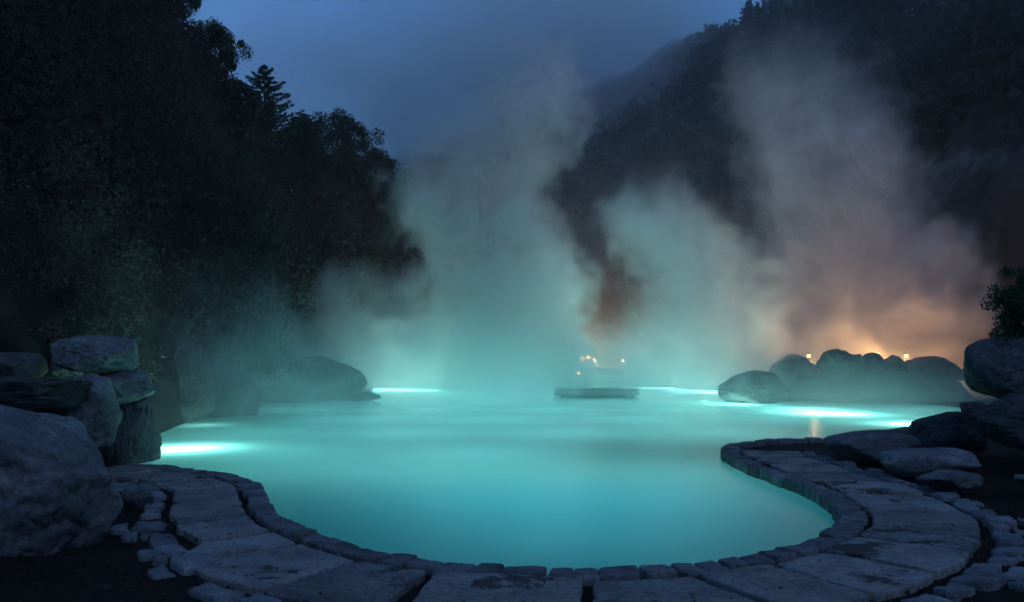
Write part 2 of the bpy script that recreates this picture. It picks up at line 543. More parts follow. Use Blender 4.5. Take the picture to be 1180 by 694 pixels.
def slab(name, poly, z0, z1, mat, parent, bev=0.02, rough=0.012, seed=0, tilt=(0, 0)):
    """a stone with an uneven outline (poly: world xy corners), rounded worn edges and an uneven top"""
    poly = [np.asarray(p, float) for p in poly]
    c = sum(poly) / len(poly)
    size = max(np.linalg.norm(p - c) for p in poly)
    step = max(0.05, size * 0.16)
    pts = []
    for i, a in enumerate(poly):
        b = poly[(i + 1) % len(poly)]
        L = np.linalg.norm(b - a)
        k = max(2, int(L / step))
        for q in range(k):
            pts.append(a + (b - a) * (q + (0.0 if q == 0 else random.uniform(-.15, .15))) / k)
    pts = np.array(pts)
    # round the corners and let the edge wander
    sm = pts * 0.74 + 0.13 * (np.roll(pts, 1, 0) + np.roll(pts, -1, 0))
    nz = fbm(np.stack([sm[:, 0] * 5, sm[:, 1] * 5, np.full(len(sm), seed * 1.7)], 1), 3)
    out = sm - c
    ln = np.linalg.norm(out, axis=1)[:, None]
    sm = c + out * (1 + nz[:, None] * rough * 2.2 / np.maximum(ln, 0.08))
    n = len(sm)
    rings = [(0.0, z0, 0), (0.0, z1 - bev * 1.2, 0), (bev * 0.3, z1 - bev * 0.35, 0), (bev, z1, 1)]
    V, Fq = [], []
    for ins, z, top in rings:
        o = sm - c
        l = np.linalg.norm(o, axis=1)[:, None]
        q = c + o * np.maximum(0.2, 1 - ins / np.maximum(l, 1e-3))
        for (x, y) in q:
            V.append([x, y, z])
    k = 3
    for s in (0.78, 0.5, 0.22):
        o = (sm - c) * (1 - bev / max(size, .05)) * s
        for (x, y) in c + o:
            V.append([x, y, z1])
        rings.append(0)
    V.append([c[0], c[1], z1])
    V = np.array(V)
    h = fbm(np.stack([V[:, 0] * 6, V[:, 1] * 6, np.full(len(V), seed * 3.1 + 9)], 1), 4) * rough
    topm = V[:, 2] > z0 + 1e-6
    V[:, 2] += np.where(topm, h + (V[:, 0] - c[0]) * tilt[0] + (V[:, 1] - c[1]) * tilt[1], 0)
    nr_ = len(rings)
    faces = []
    for r_ in range(nr_ - 1):
        for i in range(n):
            j = (i + 1) % n
            faces.append((r_ * n + i, r_ * n + j, (r_ + 1) * n + j, (r_ + 1) * n + i))
    for i in range(n):
        faces.append(((nr_ - 1) * n + i, (nr_ - 1) * n + (i + 1) % n, nr_ * n))
    # local origin at the stone's foot
    o = mesh_obj(name, V - np.array([c[0], c[1], z0]), faces, mat, parent, smooth=True)
    o.location = (c[0], c[1], z0)
    bmx = bmesh.new()
    bmx.from_mesh(o.data)
    bmesh.ops.recalc_face_normals(bmx, faces=bmx.faces)
    bmx.to_mesh(o.data)
    bmx.free()
    return o


# coping stones: one band of blocks standing in the water
coping = tag(empty('pool_coping', (0, 0, 0)), 'low curved coping of dark cut stones around the near edge of the turquoise pool', 'stone coping')
t, k = 0.02, 0
while t < RL - 0.1:
    p, _, _ = rim_frame(t)
    far = np.hypot(*p)
    L = random.uniform(0.20, 0.37) * (1.0 if far < 11 else 1.35)
    L = min(L, RL - t)
    gap = random.uniform(0.006, 0.016)
    a, b = t + gap, t + L - gap
    sk = random.uniform(-0.05, 0.05)
    w = 0.27 + random.uniform(-0.03, 0.04)
    i0 = random.uniform(-0.02, 0.025)
    q = [rim_pt(a, i0), rim_pt(b, i0 + random.uniform(-.015, .015)), rim_pt(b + sk, w), rim_pt(a + sk, w)]
    slab('coping_stone', q, -0.35, RIM_Z + random.uniform(-0.009, 0.010), M['coping'], coping, bev=0.018, rough=0.008, seed=k,
         tilt=(random.uniform(-.05, .05), random.uniform(-.05, .05)))
    t += L
    k += 1
N_COPING = k

# ------------------------------------------------------------------ flagstone path
path = tag(empty('path', (0, 0, 0)), kind='structure')


def ok_land(q, lim=0.36):
    return (dist_poly(np.array(q), pool) > lim).all()


def stretch(t, off):
    a_, b_ = rim_pt(max(t - 0.15, 0), off), rim_pt(min(t + 0.15, RL), off)
    return min(3.0, max(0.6, float(np.linalg.norm(b_ - a_)) / 0.3))


def is_left(t):
    return rim_at(t)[0] < -1.7 and t / RL < 0.5


joints = []                     # (place along the rim, slant of the joint, width of the path there)
t = 0.0
while t < RL * 0.90:
    lf = is_left(t)
    W = (0.74 if lf else (0.98 if t / RL > 0.5 else 1.1)) + random.uniform(-0.05, 0.05)
    joints.append((t, random.uniform(-.09, .09), W))
    L = random.uniform(0.36, 0.66) if lf else random.uniform(0.80, 1.25)
    t += L / stretch(min(t + L / 2, RL), 0.8)
k = 0
for (t0, s0, w0), (t1, s1, w1) in zip(joints[:-1], joints[1:]):
    g0, g1 = random.uniform(0.02, 0.032), random.uniform(0.02, 0.032)
    m0 = random.uniform(-.03, .03)
    for sc in (1.0, 0.7, 0.45, 0.3):
        tm = (t0 + t1) / 2
        gs = 1.0 / stretch(tm, 1.2)
        qq = [rim_pt(t0 + g0, 0.34), rim_pt(tm, 0.34), rim_pt(t1 - g1, 0.34),
              rim_pt(t1 + s1 * gs - g1 * gs, 0.34 + w1 * sc - 0.01), rim_pt(tm + (s0 + s1) * 0.5 * gs, 0.34 + (w0 + w1) / 2 * sc + m0), rim_pt(t0 + s0 * gs + g0 * gs, 0.34 + w0 * sc - 0.01)]
        if ok_land(qq, 0.30):
            slab('flagstone', qq, 0.0, GROUND_Z + 0.035 + random.uniform(-0.012, 0.014), M['flag'], path, bev=0.014, rough=0.010, seed=100 + k,
                 tilt=(random.uniform(-.012, .012), random.uniform(-.012, .012)))
            k += 1
            break
print('coping', N_COPING, 'flags', k, 'rim length', RL)
# outer edging: smaller, paler, rougher stones set in the earth beyond the flagstones
t = 0.2
while t < RL * 0.84:
    lf = is_left(t)
    right_part = t / RL > 0.5 and rim_at(t)[0] > 1.6
    L = random.uniform(0.24, 0.52)
    st = stretch(t, 1.5)
    dt = L / st
    W = random.uniform(0.18, 0.34)
    o0 = (1.17 if lf else (1.40 if right_part else 1.50)) + random.uniform(0, 0.06)
    gp = 0.025 / st
    q = [rim_pt(t + gp, o0), rim_pt(t + dt * .5, o0 + random.uniform(-.03, .02)), rim_pt(t + dt - gp, o0 + random.uniform(-.03, .03)),
         rim_pt(t + dt - gp + random.uniform(-.04, .02) / st, o0 + W), rim_pt(t + gp + random.uniform(-.02, .04) / st, o0 + W * random.uniform(.75, 1.1))]
    if ok_land(q, 1.0) and random.random() < 0.95:
        slab('edging_stone', q, 0.0, GROUND_Z + random.uniform(0.0, 0.045), M['edging'], path, bev=0.028, rough=0.018, seed=300 + k,
             tilt=(random.uniform(-.06, .06), random.uniform(-.06, .06)))
        k += 1
        if (lf or right_part) and random.random() < 0.35:
            o1 = o0 + W + 0.03
            q = [rim_pt(t + gp, o1), rim_pt(t + dt - gp, o1 + random.uniform(-.02, .03)), rim_pt(t + dt * .8, o1 + random.uniform(.12, .22)), rim_pt(t + dt * .2, o1 + random.uniform(.10, .2))]
            if ok_land(q, 1.0):
                slab('edging_stone', q, 0.0, GROUND_Z + random.uniform(-0.01, 0.025), M['edging'], path, bev=0.025, rough=0.018, seed=500 + k)
                k += 1
    t += dt


# ------------------------------------------------------------------ boulders
def boulder(name, center, half, seed, label, mat='boulder', rot=(0, 0, 0), cuts=20, sub=6, rough=1.0, sharp=55.0, boxy=0.4, group=None, flat=0.0, cat='boulder'):
    r_ = np.random.default_rng(seed)
    bm = bmesh.new()
    bmesh.ops.create_icosphere(bm, subdivisions=sub, radius=1.0)
    D = np.array([v.co[:] for v in bm.verts])
    D /= np.linalg.norm(D, axis=1)[:, None]
    N = r_.normal(size=(cuts, 3))
    cube = np.array([(1, 0, 0), (-1, 0, 0), (0, 1, 0), (0, -1, 0), (0, 0, 1), (0, 0, -1)], float)
    cube = np.vstack([cube, r_.choice([-1, 1], size=(4, 3)) * np.array([1, 1, .8])])
    N = np.vstack([cube + r_.normal(size=cube.shape) * 0.22, N])
    N /= np.linalg.norm(N, axis=1)[:, None]
    off = np.concatenate([r_.uniform(0.60, 0.74, 6) * boxy + r_.uniform(0.82, 1.0, 6) * (1 - boxy), r_.uniform(0.70, 0.92, 4), r_.uniform(0.70, 0.98, cuts)])
    off[4] -= flat
    dots = D @ N.T
    e = np.where(dots > 0.05, off / np.maximum(dots, 0.05), 9.0)
    e = np.minimum(e, 1.25)
    kk = sharp
    rad = -np.log(np.exp(-kk * e).sum(1) + np.exp(-kk * 1.2)) / kk       # soft minimum: worn facets
    rad = rad / rad.max()
    Pn = D * rad[:, None]
    q = Pn * 1.5 + seed * 3.7
    rid = 1 - np.abs(fbm(q * 1.7 + 4, 4))
    rid2 = 1 - np.abs(fbm(q * np.array([1.2, 1.2, 3.4]) + 8, 3))
    disp = fbm(q, 3) * 0.05 - np.maximum(rid - 0.86, 0) * 0.35 - np.maximum(rid2 - 0.92, 0) * 0.18 + fbm(q * 4, 4) * 0.022 + fbm(q * 13, 3) * 0.006
    Pn = Pn + D * (disp * rough)[:, None]
    mx = np.abs(Pn).max(0)
    Pn = Pn / mx * np.array(half)
    for v, c in zip(bm.verts, Pn):
        v.co = c
    o = bm_obj(name, bm, M[mat], smooth=True)
    o.location = center
    o.rotation_euler = rot
    tag(o, label, cat, group)
    return o


def rock_px(name, x0, x1, y0, y1, dist, seed, label, mat='boulder', depth=None, rot=(0, 0, 0), **kw):
    """a rock that fills the given part of the photograph, standing at the given distance"""
    a, b = P((x0 + x1) / 2, y0, dist), P((x0 + x1) / 2, y1, dist)
    w = abs(P(x1, 400, dist)[0] - P(x0, 400, dist)[0]) / 2
    h = (a[2] - b[2]) / 2
    c = (a + b) / 2
    return boulder(name, tuple(c), (w, depth or max(w, h) * 0.9, h), seed, label, mat, rot, **kw)


# left pile
rock_px('boulder', -95, 142, 456, 700, 8.6, 11, 'huge grey blue boulder at the left, biggest of the pile beside the path', depth=1.0, cuts=6, rough=0.9)
rock_px('boulder', 128, 184, 446, 566, 15.4, 21, 'upright rock at the bottom of the pile touching the glowing water', depth=0.6, rough=1.5, sub=6)
rock_px('boulder', 92, 178, 424, 468, 14.9, 32, 'middle block of the left pile lying under the topmost rock', depth=0.7, flat=0.15)
rock_px('boulder', 60, 162, 386, 432, 14.6, 43, 'topmost rock of the left pile, blocky with a flat pale face', depth=0.7, flat=0.05, cuts=10)
rock_px('boulder', 56, 136, 430, 520, 13.2, 54, 'rock with a lit right edge squeezed behind the huge left boulder', depth=0.7)
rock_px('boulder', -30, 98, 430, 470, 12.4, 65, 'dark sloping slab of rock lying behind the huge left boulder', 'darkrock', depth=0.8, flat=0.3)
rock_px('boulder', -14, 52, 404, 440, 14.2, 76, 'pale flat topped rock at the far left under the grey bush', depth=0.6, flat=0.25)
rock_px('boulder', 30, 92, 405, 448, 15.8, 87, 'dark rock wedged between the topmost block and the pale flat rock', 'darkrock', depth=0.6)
rock_px('stone', 140, 177, 560, 586, 10.4, 98, 'small round pale stone on bare earth beside the huge left boulder', depth=0.17, cat='stone', rough=0.6, boxy=0, sharp=20.0)
# misty left shore
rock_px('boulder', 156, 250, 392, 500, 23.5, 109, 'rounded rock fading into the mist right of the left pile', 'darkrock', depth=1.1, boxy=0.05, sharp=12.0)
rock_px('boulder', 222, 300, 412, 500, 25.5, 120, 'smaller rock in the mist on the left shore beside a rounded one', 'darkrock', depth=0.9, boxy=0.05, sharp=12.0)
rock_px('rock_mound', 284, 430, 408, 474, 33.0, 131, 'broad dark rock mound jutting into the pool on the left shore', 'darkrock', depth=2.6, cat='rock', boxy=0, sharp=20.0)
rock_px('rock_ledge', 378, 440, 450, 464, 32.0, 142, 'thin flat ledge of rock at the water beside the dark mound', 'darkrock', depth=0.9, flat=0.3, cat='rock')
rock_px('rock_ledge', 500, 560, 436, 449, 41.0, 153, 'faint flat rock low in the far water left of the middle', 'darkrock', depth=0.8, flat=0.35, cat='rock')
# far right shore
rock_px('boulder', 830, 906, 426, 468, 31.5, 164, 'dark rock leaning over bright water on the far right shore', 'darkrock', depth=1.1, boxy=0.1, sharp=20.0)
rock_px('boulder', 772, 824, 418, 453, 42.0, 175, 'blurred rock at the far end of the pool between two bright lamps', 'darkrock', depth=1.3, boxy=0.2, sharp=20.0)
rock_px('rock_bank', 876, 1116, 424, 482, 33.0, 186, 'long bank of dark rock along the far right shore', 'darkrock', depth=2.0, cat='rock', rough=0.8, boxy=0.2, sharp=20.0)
rock_px('rock_bank', 628, 748, 422, 452, 49, 197, 'added low dark rock bank behind the stone platform, screening the far lamps from the water', 'darkrock', depth=1.6, boxy=0.0, sharp=30.0, cat='rock')  # added bank: blocks reflections of the far lamp cluster in the water
for i, (x0, x1, y0, y1, lb) in enumerate([
        (942, 988, 402, 440, 'round topped rock on the far bank between two warm lights, tallest of its row'),
        (978, 996, 407, 438, 'little round rock tucked against the tallest rock of the far bank'),
        (990, 1017, 405, 438, 'second round rock on the far bank just left of the right warm light'),
        (1014, 1044, 409, 440, 'round rock on the far bank in front of the right warm light'),
        (1040, 1108, 410, 446, 'broad low rock at the right end of the far bank'),
        (886, 946, 409, 446, 'low flat rock at the left end of the far bank')]):
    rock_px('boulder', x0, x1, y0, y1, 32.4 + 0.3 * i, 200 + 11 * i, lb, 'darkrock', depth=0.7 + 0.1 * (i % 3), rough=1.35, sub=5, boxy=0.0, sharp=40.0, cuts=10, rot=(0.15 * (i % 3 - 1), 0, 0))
# right pile
rock_px('boulder', 1101, 1260, 383, 472, 13.6, 301, 'large smooth boulder under the bush at the right, overhanging its pile', depth=0.85, rough=0.6, cuts=20, sub=6, boxy=0.05, sharp=12.0)
rock_px('boulder', 1124, 1240, 452, 520, 13.0, 312, 'flat topped dark rock carrying the large right boulder', 'darkrock', depth=0.8, flat=0.15)
rock_px('boulder', 1110, 1136, 462, 486, 13.3, 323, 'little dark rock pinched under the overhang of the right boulder', 'darkrock', depth=0.25, sub=4)
rock_px('boulder', 1048, 1136, 474, 532, 14.6, 334, 'dark low rock against bright water left of the right pile', 'darkrock', depth=0.7, rough=0.7, boxy=0, sharp=20.0)
rock_px('boulder', 950, 1056, 493, 532, 14.4, 345, 'smooth dark hump of rock at the tip of the path, largest of three', depth=0.6, rough=0.5, flat=0.1, cuts=8, boxy=0, sharp=20.0)
rock_px('boulder', 1003, 1130, 516, 548, 12.5, 356, 'long flat pale rock lying on earth in the middle of the three flat ones', depth=0.5, rough=0.5, flat=0.15, cuts=8, boxy=0, sharp=20.0)
rock_px('stone', 1056, 1134, 541, 563, 11.4, 367, 'smaller flat stone on earth just in front of the long flat pale rock', depth=0.28, rough=0.5, flat=0.15, cuts=8, cat='stone', boxy=0, sharp=20.0)
rock_px('stone', 1168, 1196, 545, 562, 11.0, 378, 'pale little stone alone on dark earth at the right edge of the view', depth=0.18, rough=0.6, cat='stone', sub=4, boxy=0, sharp=20.0)

# flat platform in the pool: a thick cut slab on two low blocks
plat = tag(empty('stone_platform', tuple(G(687, 457, 0))), 'long flat dark stone platform standing alone in the middle of the far water', 'platform')
pc = G(687, 457, 0)[:2]
hw, hd = 1.66, 0.95
o = slab('platform_top', [pc + np.array(v) for v in ((-hw, -hd), (hw * .9, -hd), (hw, -hd * .2), (hw * .8, hd), (-hw * .9, hd), (-hw * 1.02, 0.1))], 0.08, 0.30, M['darkrock'], None, bev=0.05, rough=0.03, seed=900)
o.parent = plat
o.location = Vector(o.location) - plat.location
for sx_ in (-0.72, 0.72):
    cc = pc + np.array([sx_, 0])
    b_ = slab('support_block', [cc + np.array(v) for v in ((-.7, -.84), (.7, -.84), (.7, .8), (-.7, .8))], -3.6, 0.10, M['darkrock'], None, bev=0.04, rough=0.02, seed=901 + sx_)
    b_.parent = plat
    b_.location = Vector(b_.location) - plat.location


# ------------------------------------------------------------------ plants
def leaf_mesh(centers, normals, length, width, seed=0, up=None):
    """small pointed leaves, each folded along its midrib: 2 quads"""
    n = len(centers)
    r_ = np.random.default_rng(seed)
    ax = r_.normal(size=(n, 3))
    if up is not None:
        ax = ax * 0.6 + up
    ax /= np.linalg.norm(ax, axis=1)[:, None] + 1e-9
    sd = np.cross(ax, normals)
    sd /= np.linalg.norm(sd, axis=1)[:, None] + 1e-9
    nm = np.cross(sd, ax)
    L = (np.asarray(length) * r_.uniform(0.7, 1.3, n))[:, None]
    W = (np.asarray(width) * r_.uniform(0.7, 1.3, n))[:, None]
    a = centers - ax * L * 0.5
    b = centers + ax * L * 0.5
    l = centers + sd * W * 0.5 - nm * W * 0.18
    r2 = centers - sd * W * 0.5 - nm * W * 0.18
    V = np.stack([a, l, b, r2], 1).reshape(-1, 3)
    i = np.arange(n) * 4
    F = np.concatenate([np.stack([i, i + 1, i + 2], 1), np.stack([i, i + 2, i + 3], 1)])
    return V, F


def tube(pts, radii, sides=7):
    pts = np.array(pts, float)
    V, F = [], []
    for i, p in enumerate(pts):
        d = pts[min(i + 1, len(pts) - 1)] - pts[max(i - 1, 0)]
        d /= np.linalg.norm(d) + 1e-9
        s = np.cross(d, [0.3, 0.9, 0.1])
        s /= np.linalg.norm(s) + 1e-9
        u = np.cross(s, d)
        for k in range(sides):
            a = 2 * math.pi * k / sides
            V.append(p + (s * math.cos(a) + u * math.sin(a)) * radii[i])
    for i in range(len(pts) - 1):
        for k in range(sides):
            F.append((i * sides + k, i * sides + (k + 1) % sides, (i + 1) * sides + (k + 1) % sides, (i + 1) * sides + k))
    return V, F


def join_tubes(tubes):
    V, F = [], []
    for v, f in tubes:
        o = len(V)
        V += list(v)
        F += [tuple(x + o for x in q) for q in f]
    return V, F


def clumps(seed, tips, per, spread):
    r_ = np.random.default_rng(seed)
    C = []
    for t_, s in tips:
        v = r_.normal(size=(per, 3))
        v /= np.linalg.norm(v, axis=1)[:, None]
        rad = r_.random(per) ** 0.45
        C.append(np.asarray(t_) + v * rad[:, None] * s * spread)
    return np.vstack(C)


def broad_tree(name, label, loc, height, width, seed, mat, leaf=0.16, nclump=46, per=110, bare=0.22, group=None, rz=0.0):
    r_ = np.random.default_rng(seed)
    root = tag(empty(name, loc, rz), label, 'tree', group)
    tubes, tips = [], []
    H, Wd = height, width
    lean = r_.uniform(-.06, .06, 2)
    trunk = [np.array([lean[0] * z_, lean[1] * z_, z_]) + np.append(r_.normal(size=2) * 0.04 * H * 0.3, 0) * (z_ > 0) for z_ in np.linspace(-0.6, H * 0.8, 7)]
    tubes.append(tube(trunk, np.linspace(0.035 * H * 0.5 + 0.05, 0.02, 7), 8))
    for k in range(nclump):
        f = bare + (1 - bare) * (k + 0.5) / nclump
        a = k * 2.399 + r_.uniform(-.5, .5)
        env = math.sin(math.pi * min(1, (f - bare) / (1 - bare) * 0.86 + 0.16)) ** 0.7
        rad = Wd * 0.5 * env * r_.uniform(0.55, 1.12)
        tip = np.array([math.cos(a) * rad, math.sin(a) * rad, H * f * 0.96 + r_.uniform(-.04, .05) * H])
        base = trunk[min(6, max(1, int(f * 6)))] * np.array([1, 1, 0.86])
        mid = (base + tip) / 2 + np.array([0, 0, 0.04 * H])
        if k % 2 == 0:
            tubes.append(tube([base, mid, tip], [0.012 * H * .5, 0.007 * H * .5, 0.004], 5))
        tips.append((tip, r_.uniform(0.6, 1.25)))
        if k % 3 == 0:
            tips.append(((tip + base) / 2, r_.uniform(0.6, 1.0)))
    tV, tF = join_tubes(tubes)
    mesh_obj('trunk', tV, tF, M['bark'], root, smooth=True)
    C = clumps(seed + 1, tips, per, 0.105 * (H + Wd) / 2 * 1.25)
    nn = np.random.default_rng(seed + 2).normal(size=C.shape)
    V_, F_ = leaf_mesh(C, nn, leaf, leaf * 0.5, seed + 3)
    np_mesh('crown', V_, F_, mat, root)
    return root


def pine_tree(name, label, loc, height, width, seed, mat, group=None, rz=0.0, per=26, tiers=15):
    r_ = np.random.default_rng(seed)
    root = tag(empty(name, loc, rz), label, 'tree', group)
    tubes = [tube([(0, 0, -0.6), (0.03, 0, height * 0.5), (0, 0.02, height * 0.98)], [0.02 * height + .03, 0.012 * height, 0.015], 8)]
    C, N_, U = [], [], []
    for k in range(tiers):
        f = 0.14 + 0.86 * k / (tiers - 1)
        Rr = width * 0.5 * (1 - f) ** 0.75 * (0.35 + 0.65 * min(1, f * 3.2)) + 0.12
        nb = max(4, int(9 * (1 - f) + 4))
        a0 = r_.uniform(0, 6.28)
        for b in range(nb):
            a = a0 + 2 * math.pi * b / nb + r_.uniform(-.25, .25)
            rl = Rr * r_.uniform(0.65, 1.15)
            d = np.array([math.cos(a), math.sin(a), 0])
            z0 = f * height
            p1 = d * rl * 0.6 + np.array([0, 0, z0 - 0.02 * rl])
            p2 = d * rl + np.array([0, 0, z0 + rl * r_.uniform(0.02, 0.30)])
            tubes.append(tube([(0, 0, z0), p1, p2], [0.006 * height, 0.004 * height, 0.006], 4))
            for s in np.linspace(0.25, 1.0, 6):
                q = p1 * (1 - abs(s - .6) / .6) + p2 * max(0, (s - .6) / .4) if s > .6 else p1 * (s / .6) + np.array([0, 0, z0]) * (1 - s / .6)
                if s > .6:
                    q = p1 + (p2 - p1) * (s - .6) / .4
                m_ = max(3, int(per * 0.16 * 3))
                c = q + r_.normal(size=(m_, 3)) * np.array([.13, .13, .07]) * height * 0.06 * 1.2
                C.append(c)
                u = np.tile(d * 0.9 + np.array([0, 0, 0.55]), (m_, 1))
                U.append(u)
    C, U = np.vstack(C), np.vstack(U)
    tV, tF = join_tubes(tubes)
    mesh_obj('trunk', tV, tF, M['bark'], root, smooth=True)
    nn = r_.normal(size=C.shape)
    V_, F_ = leaf_mesh(C, nn, 0.055 * height, 0.012 * height, seed + 3, up=U)
    np_mesh('crown', V_, F_, mat, root)
    return root


def bush(name, label, center, half, seed, mat, leaf=0.06, n=16000, nb=60, group=None, stems=True, droop=0.0, cat='bush'):
    """rounded shrub: many stems fanning up from the foot, leaves along the outer ends in uneven clumps"""
    r_ = np.random.default_rng(seed)
    base = np.array([center[0], center[1], center[2] - half[2]])
    root = tag(empty(name, tuple(base)), label, cat, group)
    tips, tubes = [], []
    for k in range(nb):
        v = r_.normal(size=3)
        v[2] = abs(v[2]) * 0.9 + 0.1 * r_.normal()
        v /= np.linalg.norm(v)
        q = np.array([v[0] * half[0], v[1] * half[1], half[2] + (v[2] * 2 - 1) * half[2] * 0.95]) * r_.uniform(0.72, 1.04)
        q[2] = max(q[2], 0.12 * half[2])
        tips.append((q, r_.uniform(0.5, 1.2)))
        tips.append((q * 0.72, r_.uniform(0.5, 1.0)))
        if stems and k % 2 == 0:
            b0 = np.array([r_.uniform(-.15, .15) * half[0], r_.uniform(-.15, .15) * half[1], -0.1])
            tubes.append(tube([b0, b0 * .5 + q * 0.5 + np.array([0, 0, .06 * half[2]]), q * 1.03], [0.018, 0.012, 0.004], 4))
    C = clumps(seed + 1, tips, max(8, n // len(tips)), 0.24 * min(half))
    up = np.tile(np.array([0, 0, 0.5 - droop]), (len(C), 1))
    V_, F_ = leaf_mesh(C, r_.normal(size=C.shape), leaf, leaf * 0.42, seed + 3, up=up)
    np_mesh('foliage', V_, F_, mat, root)
    if tubes:
        tV, tF = join_tubes(tubes)
        mesh_obj('stem', tV, tF, M['bark'], root, smooth=True)
    return root


def bush_px(name, label, x0, x1, y0, y1, dist, seed, mat, **kw):
    a, b = P((x0 + x1) / 2, y0, dist), P((x0 + x1) / 2, y1, dist)
    w = abs(P(x1, 400, dist)[0] - P(x0, 400, dist)[0]) / 2
    c = (a + b) / 2
    return bush(name, label, c, (w, w * 0.85, (a[2] - b[2]) / 2), seed, mat, **kw)


bush_px('bush', 'big grey green bush hanging over the rocks at the far left', -150, 172, 140, 440, 16.5, 401, M['leaf_grey'], leaf=0.08, n=46000, nb=130, droop=0.9)
bush_px('bush', 'loose brownish bush on the left slope above the grey bush', 60, 240, 100, 330, 26, 408, M['leaf_under'], leaf=0.12, n=16000, nb=70)
bush_px('bush', 'tall olive brown rounded bush halfway up the left slope', 196, 338, 138, 330, 29, 415, M['leaf_olive'], leaf=0.11, n=24000, nb=90)
bush_px('bush', 'dark rounded bush in the mist above the left shore rocks', 182, 345, 280, 430, 27, 422, M['leaf_dark'], leaf=0.10, n=22000, nb=90)
bush_px('bush', 'low dark bush at the foot of the left slope near the dark mound', 330, 450, 250, 410, 45, 429, M['leaf_under'], leaf=0.18, n=14000, nb=60)
bush_px('bush', 'glossy green shrub on top of the large right boulder', 1142, 1260, 288, 396, 13.5, 436, M['leaf_gloss'], leaf=0.07, n=9000, nb=46)


def on_land(px, dist):
    x, y = P(px, 400, dist)[:2]
    return (x, y, ground_z(x, y))


def tree_top(px, row, dist):
    """foot on the land and the height needed to reach the photo row"""
    x, y, z = on_land(px, dist)
    return (x, y, z - 0.15), P(px, row, dist)[2] - z + 0.15


TREES = [  # px, row of the top, distance, width px, kind
    (40, -70, 41, 190, 'b', 'leaf_dark', 'dark broad tree at the top left corner of the hillside'),
    (120, -60, 44, 170, 'b', 'leaf_dark', 'dark tall tree second from the left corner along the hill crest'),
    (186, -14, 47, 92, 'b', 'leaf_dark', 'leafy tree at the top of the hill where the sky begins'),
    (240, 36, 50, 66, 'b', 'leaf_dark', 'thin leaved tree leaning into the sky with ragged twigs'),
    (300, 78, 54, 84, 'p', 'leaf_pine', 'spreading pine standing out against the sky on the left crest'),
    (345, 136, 60, 54, 'b', 'leaf_dark', 'small dark tree right of the spreading pine on the crest'),
    (388, 132, 63, 84, 'b', 'leaf_dark', 'round topped tree on the falling crest beyond the spreading pine'),
    (432, 176, 68, 62, 'b', 'leaf_dark', 'small round tree lower down the falling crest'),
    (462, 232, 72, 56, 'b', 'leaf_dark', 'last low tree at the end of the left crest before the steam'),
    (262, 110, 45, 80, 'b', 'leaf_dark', 'dark tree in front of the spreading pine on the upper slope'),
    (150, 60, 38, 130, 'b', 'leaf_under', 'dark brown tree on the slope below the crest at the left'),
    (350, 200, 52, 90, 'b', 'leaf_under', 'brownish tree on the slope below the round topped tree'),
]
for i, (px, row, dist, wpx, kd, mt, lb) in enumerate(TREES):
    loc, H = tree_top(px, row, dist)
    H = max(H, 3.0)
    W = wpx / FPX * dist * 1.1
    if kd == 'p':
        pine_tree('pine_tree', lb, loc, H, W * 1.25, 500 + i, M[mt], 'trees along the left hill crest', per=34)
    else:
        broad_tree('broadleaf_tree', lb, loc, H, W, 500 + 7 * i, M[mt], leaf=0.15 if dist < 60 else 0.20, per=190, group='trees along the left hill crest')

# undergrowth on the left slope: low scrub nobody could count
tips = []
r_ = np.random.default_rng(77)
for k in range(2300):
    px = r_.uniform(-150, 500)
    b_ = bearing(px)
    f, c = np.interp(b_, [t_[0] for t_ in LEFT], [t_[1] for t_ in LEFT]), np.interp(b_, [t_[0] for t_ in LEFT], [t_[2] for t_ in LEFT])
    dist = f + (c - f) * r_.uniform(0.06, 1.08)
    tips.append((px, dist))
xy = np.array([P(px, 400, d_)[:2] for px, d_ in tips])
zz = land(xy[:, 0], xy[:, 1])
pts = [(np.array([x, y, z + 0.15]), r_.uniform(0.5, 1.5)) for (x, y), z in zip(xy, zz)]
C = clumps(78, pts, 120, 1.0)
V_, F_ = leaf_mesh(C, r_.normal(size=C.shape), 0.16, 0.08, 79)
tag(np_mesh('undergrowth', V_, F_, M['leaf_under']), 'dark reddish brown scrub covering the left hillside', 'undergrowth', kind='stuff')

# far forest on the mountain: one mass of firs
r_ = np.random.default_rng(88)
n = 6500
px = r_.uniform(380, 1330, n)
b_ = np.degrees(np.arctan((px - 590) / FPX))
f = prof(RIGHT, b_, 1)
c = prof(RIGHT, b_, 2)
d_ = f + (c - f) * (r_.random(n) ** 0.8 * 1.06 + 0.02)
d_[:900] = (f + (c - f) * r_.uniform(0.93, 1.04, n))[:900]
d_ = d_ * np.cos(np.radians(b_))
x, y = np.tan(np.radians(b_)) * d_, d_
z = land(x, y)
patch = fbm(np.stack([x * 0.03, y * 0.03, z * 0.0], 1), 3)
shoulder_r = np.hypot(x, y) < prof(SHOULDER, b_, 2) * 1.15
keep = (patch > -0.75) & ~((b_ > bearing(1000)) & shoulder_r & (r_.random(n) < 0.35))
x, y, z = x[keep], y[keep], z[keep]
n = len(x)
bn = np.degrees(np.arctan2(x, y))
fir = (bn > bearing(860)) & (np.hypot(x, y) > prof(RIGHT, bn, 2) * 0.86)
H = np.where(fir, r_.uniform(3.5, 8.0, n), r_.uniform(1.8, 4.6, n))
per = 34
hh = r_.random((n, per)) ** 0.8
prof_w = np.where(fir[:, None], (1 - hh) * 0.24 + 0.02, np.sqrt(np.clip(1 - (hh * 2 - 1) ** 2, 0, 1)) * r_.uniform(0.36, 0.62, (n, 1)))
rad = prof_w * H[:, None] * r_.uniform(0.35, 1.1, (n, per))
aa = r_.uniform(0, 6.283, (n, per))
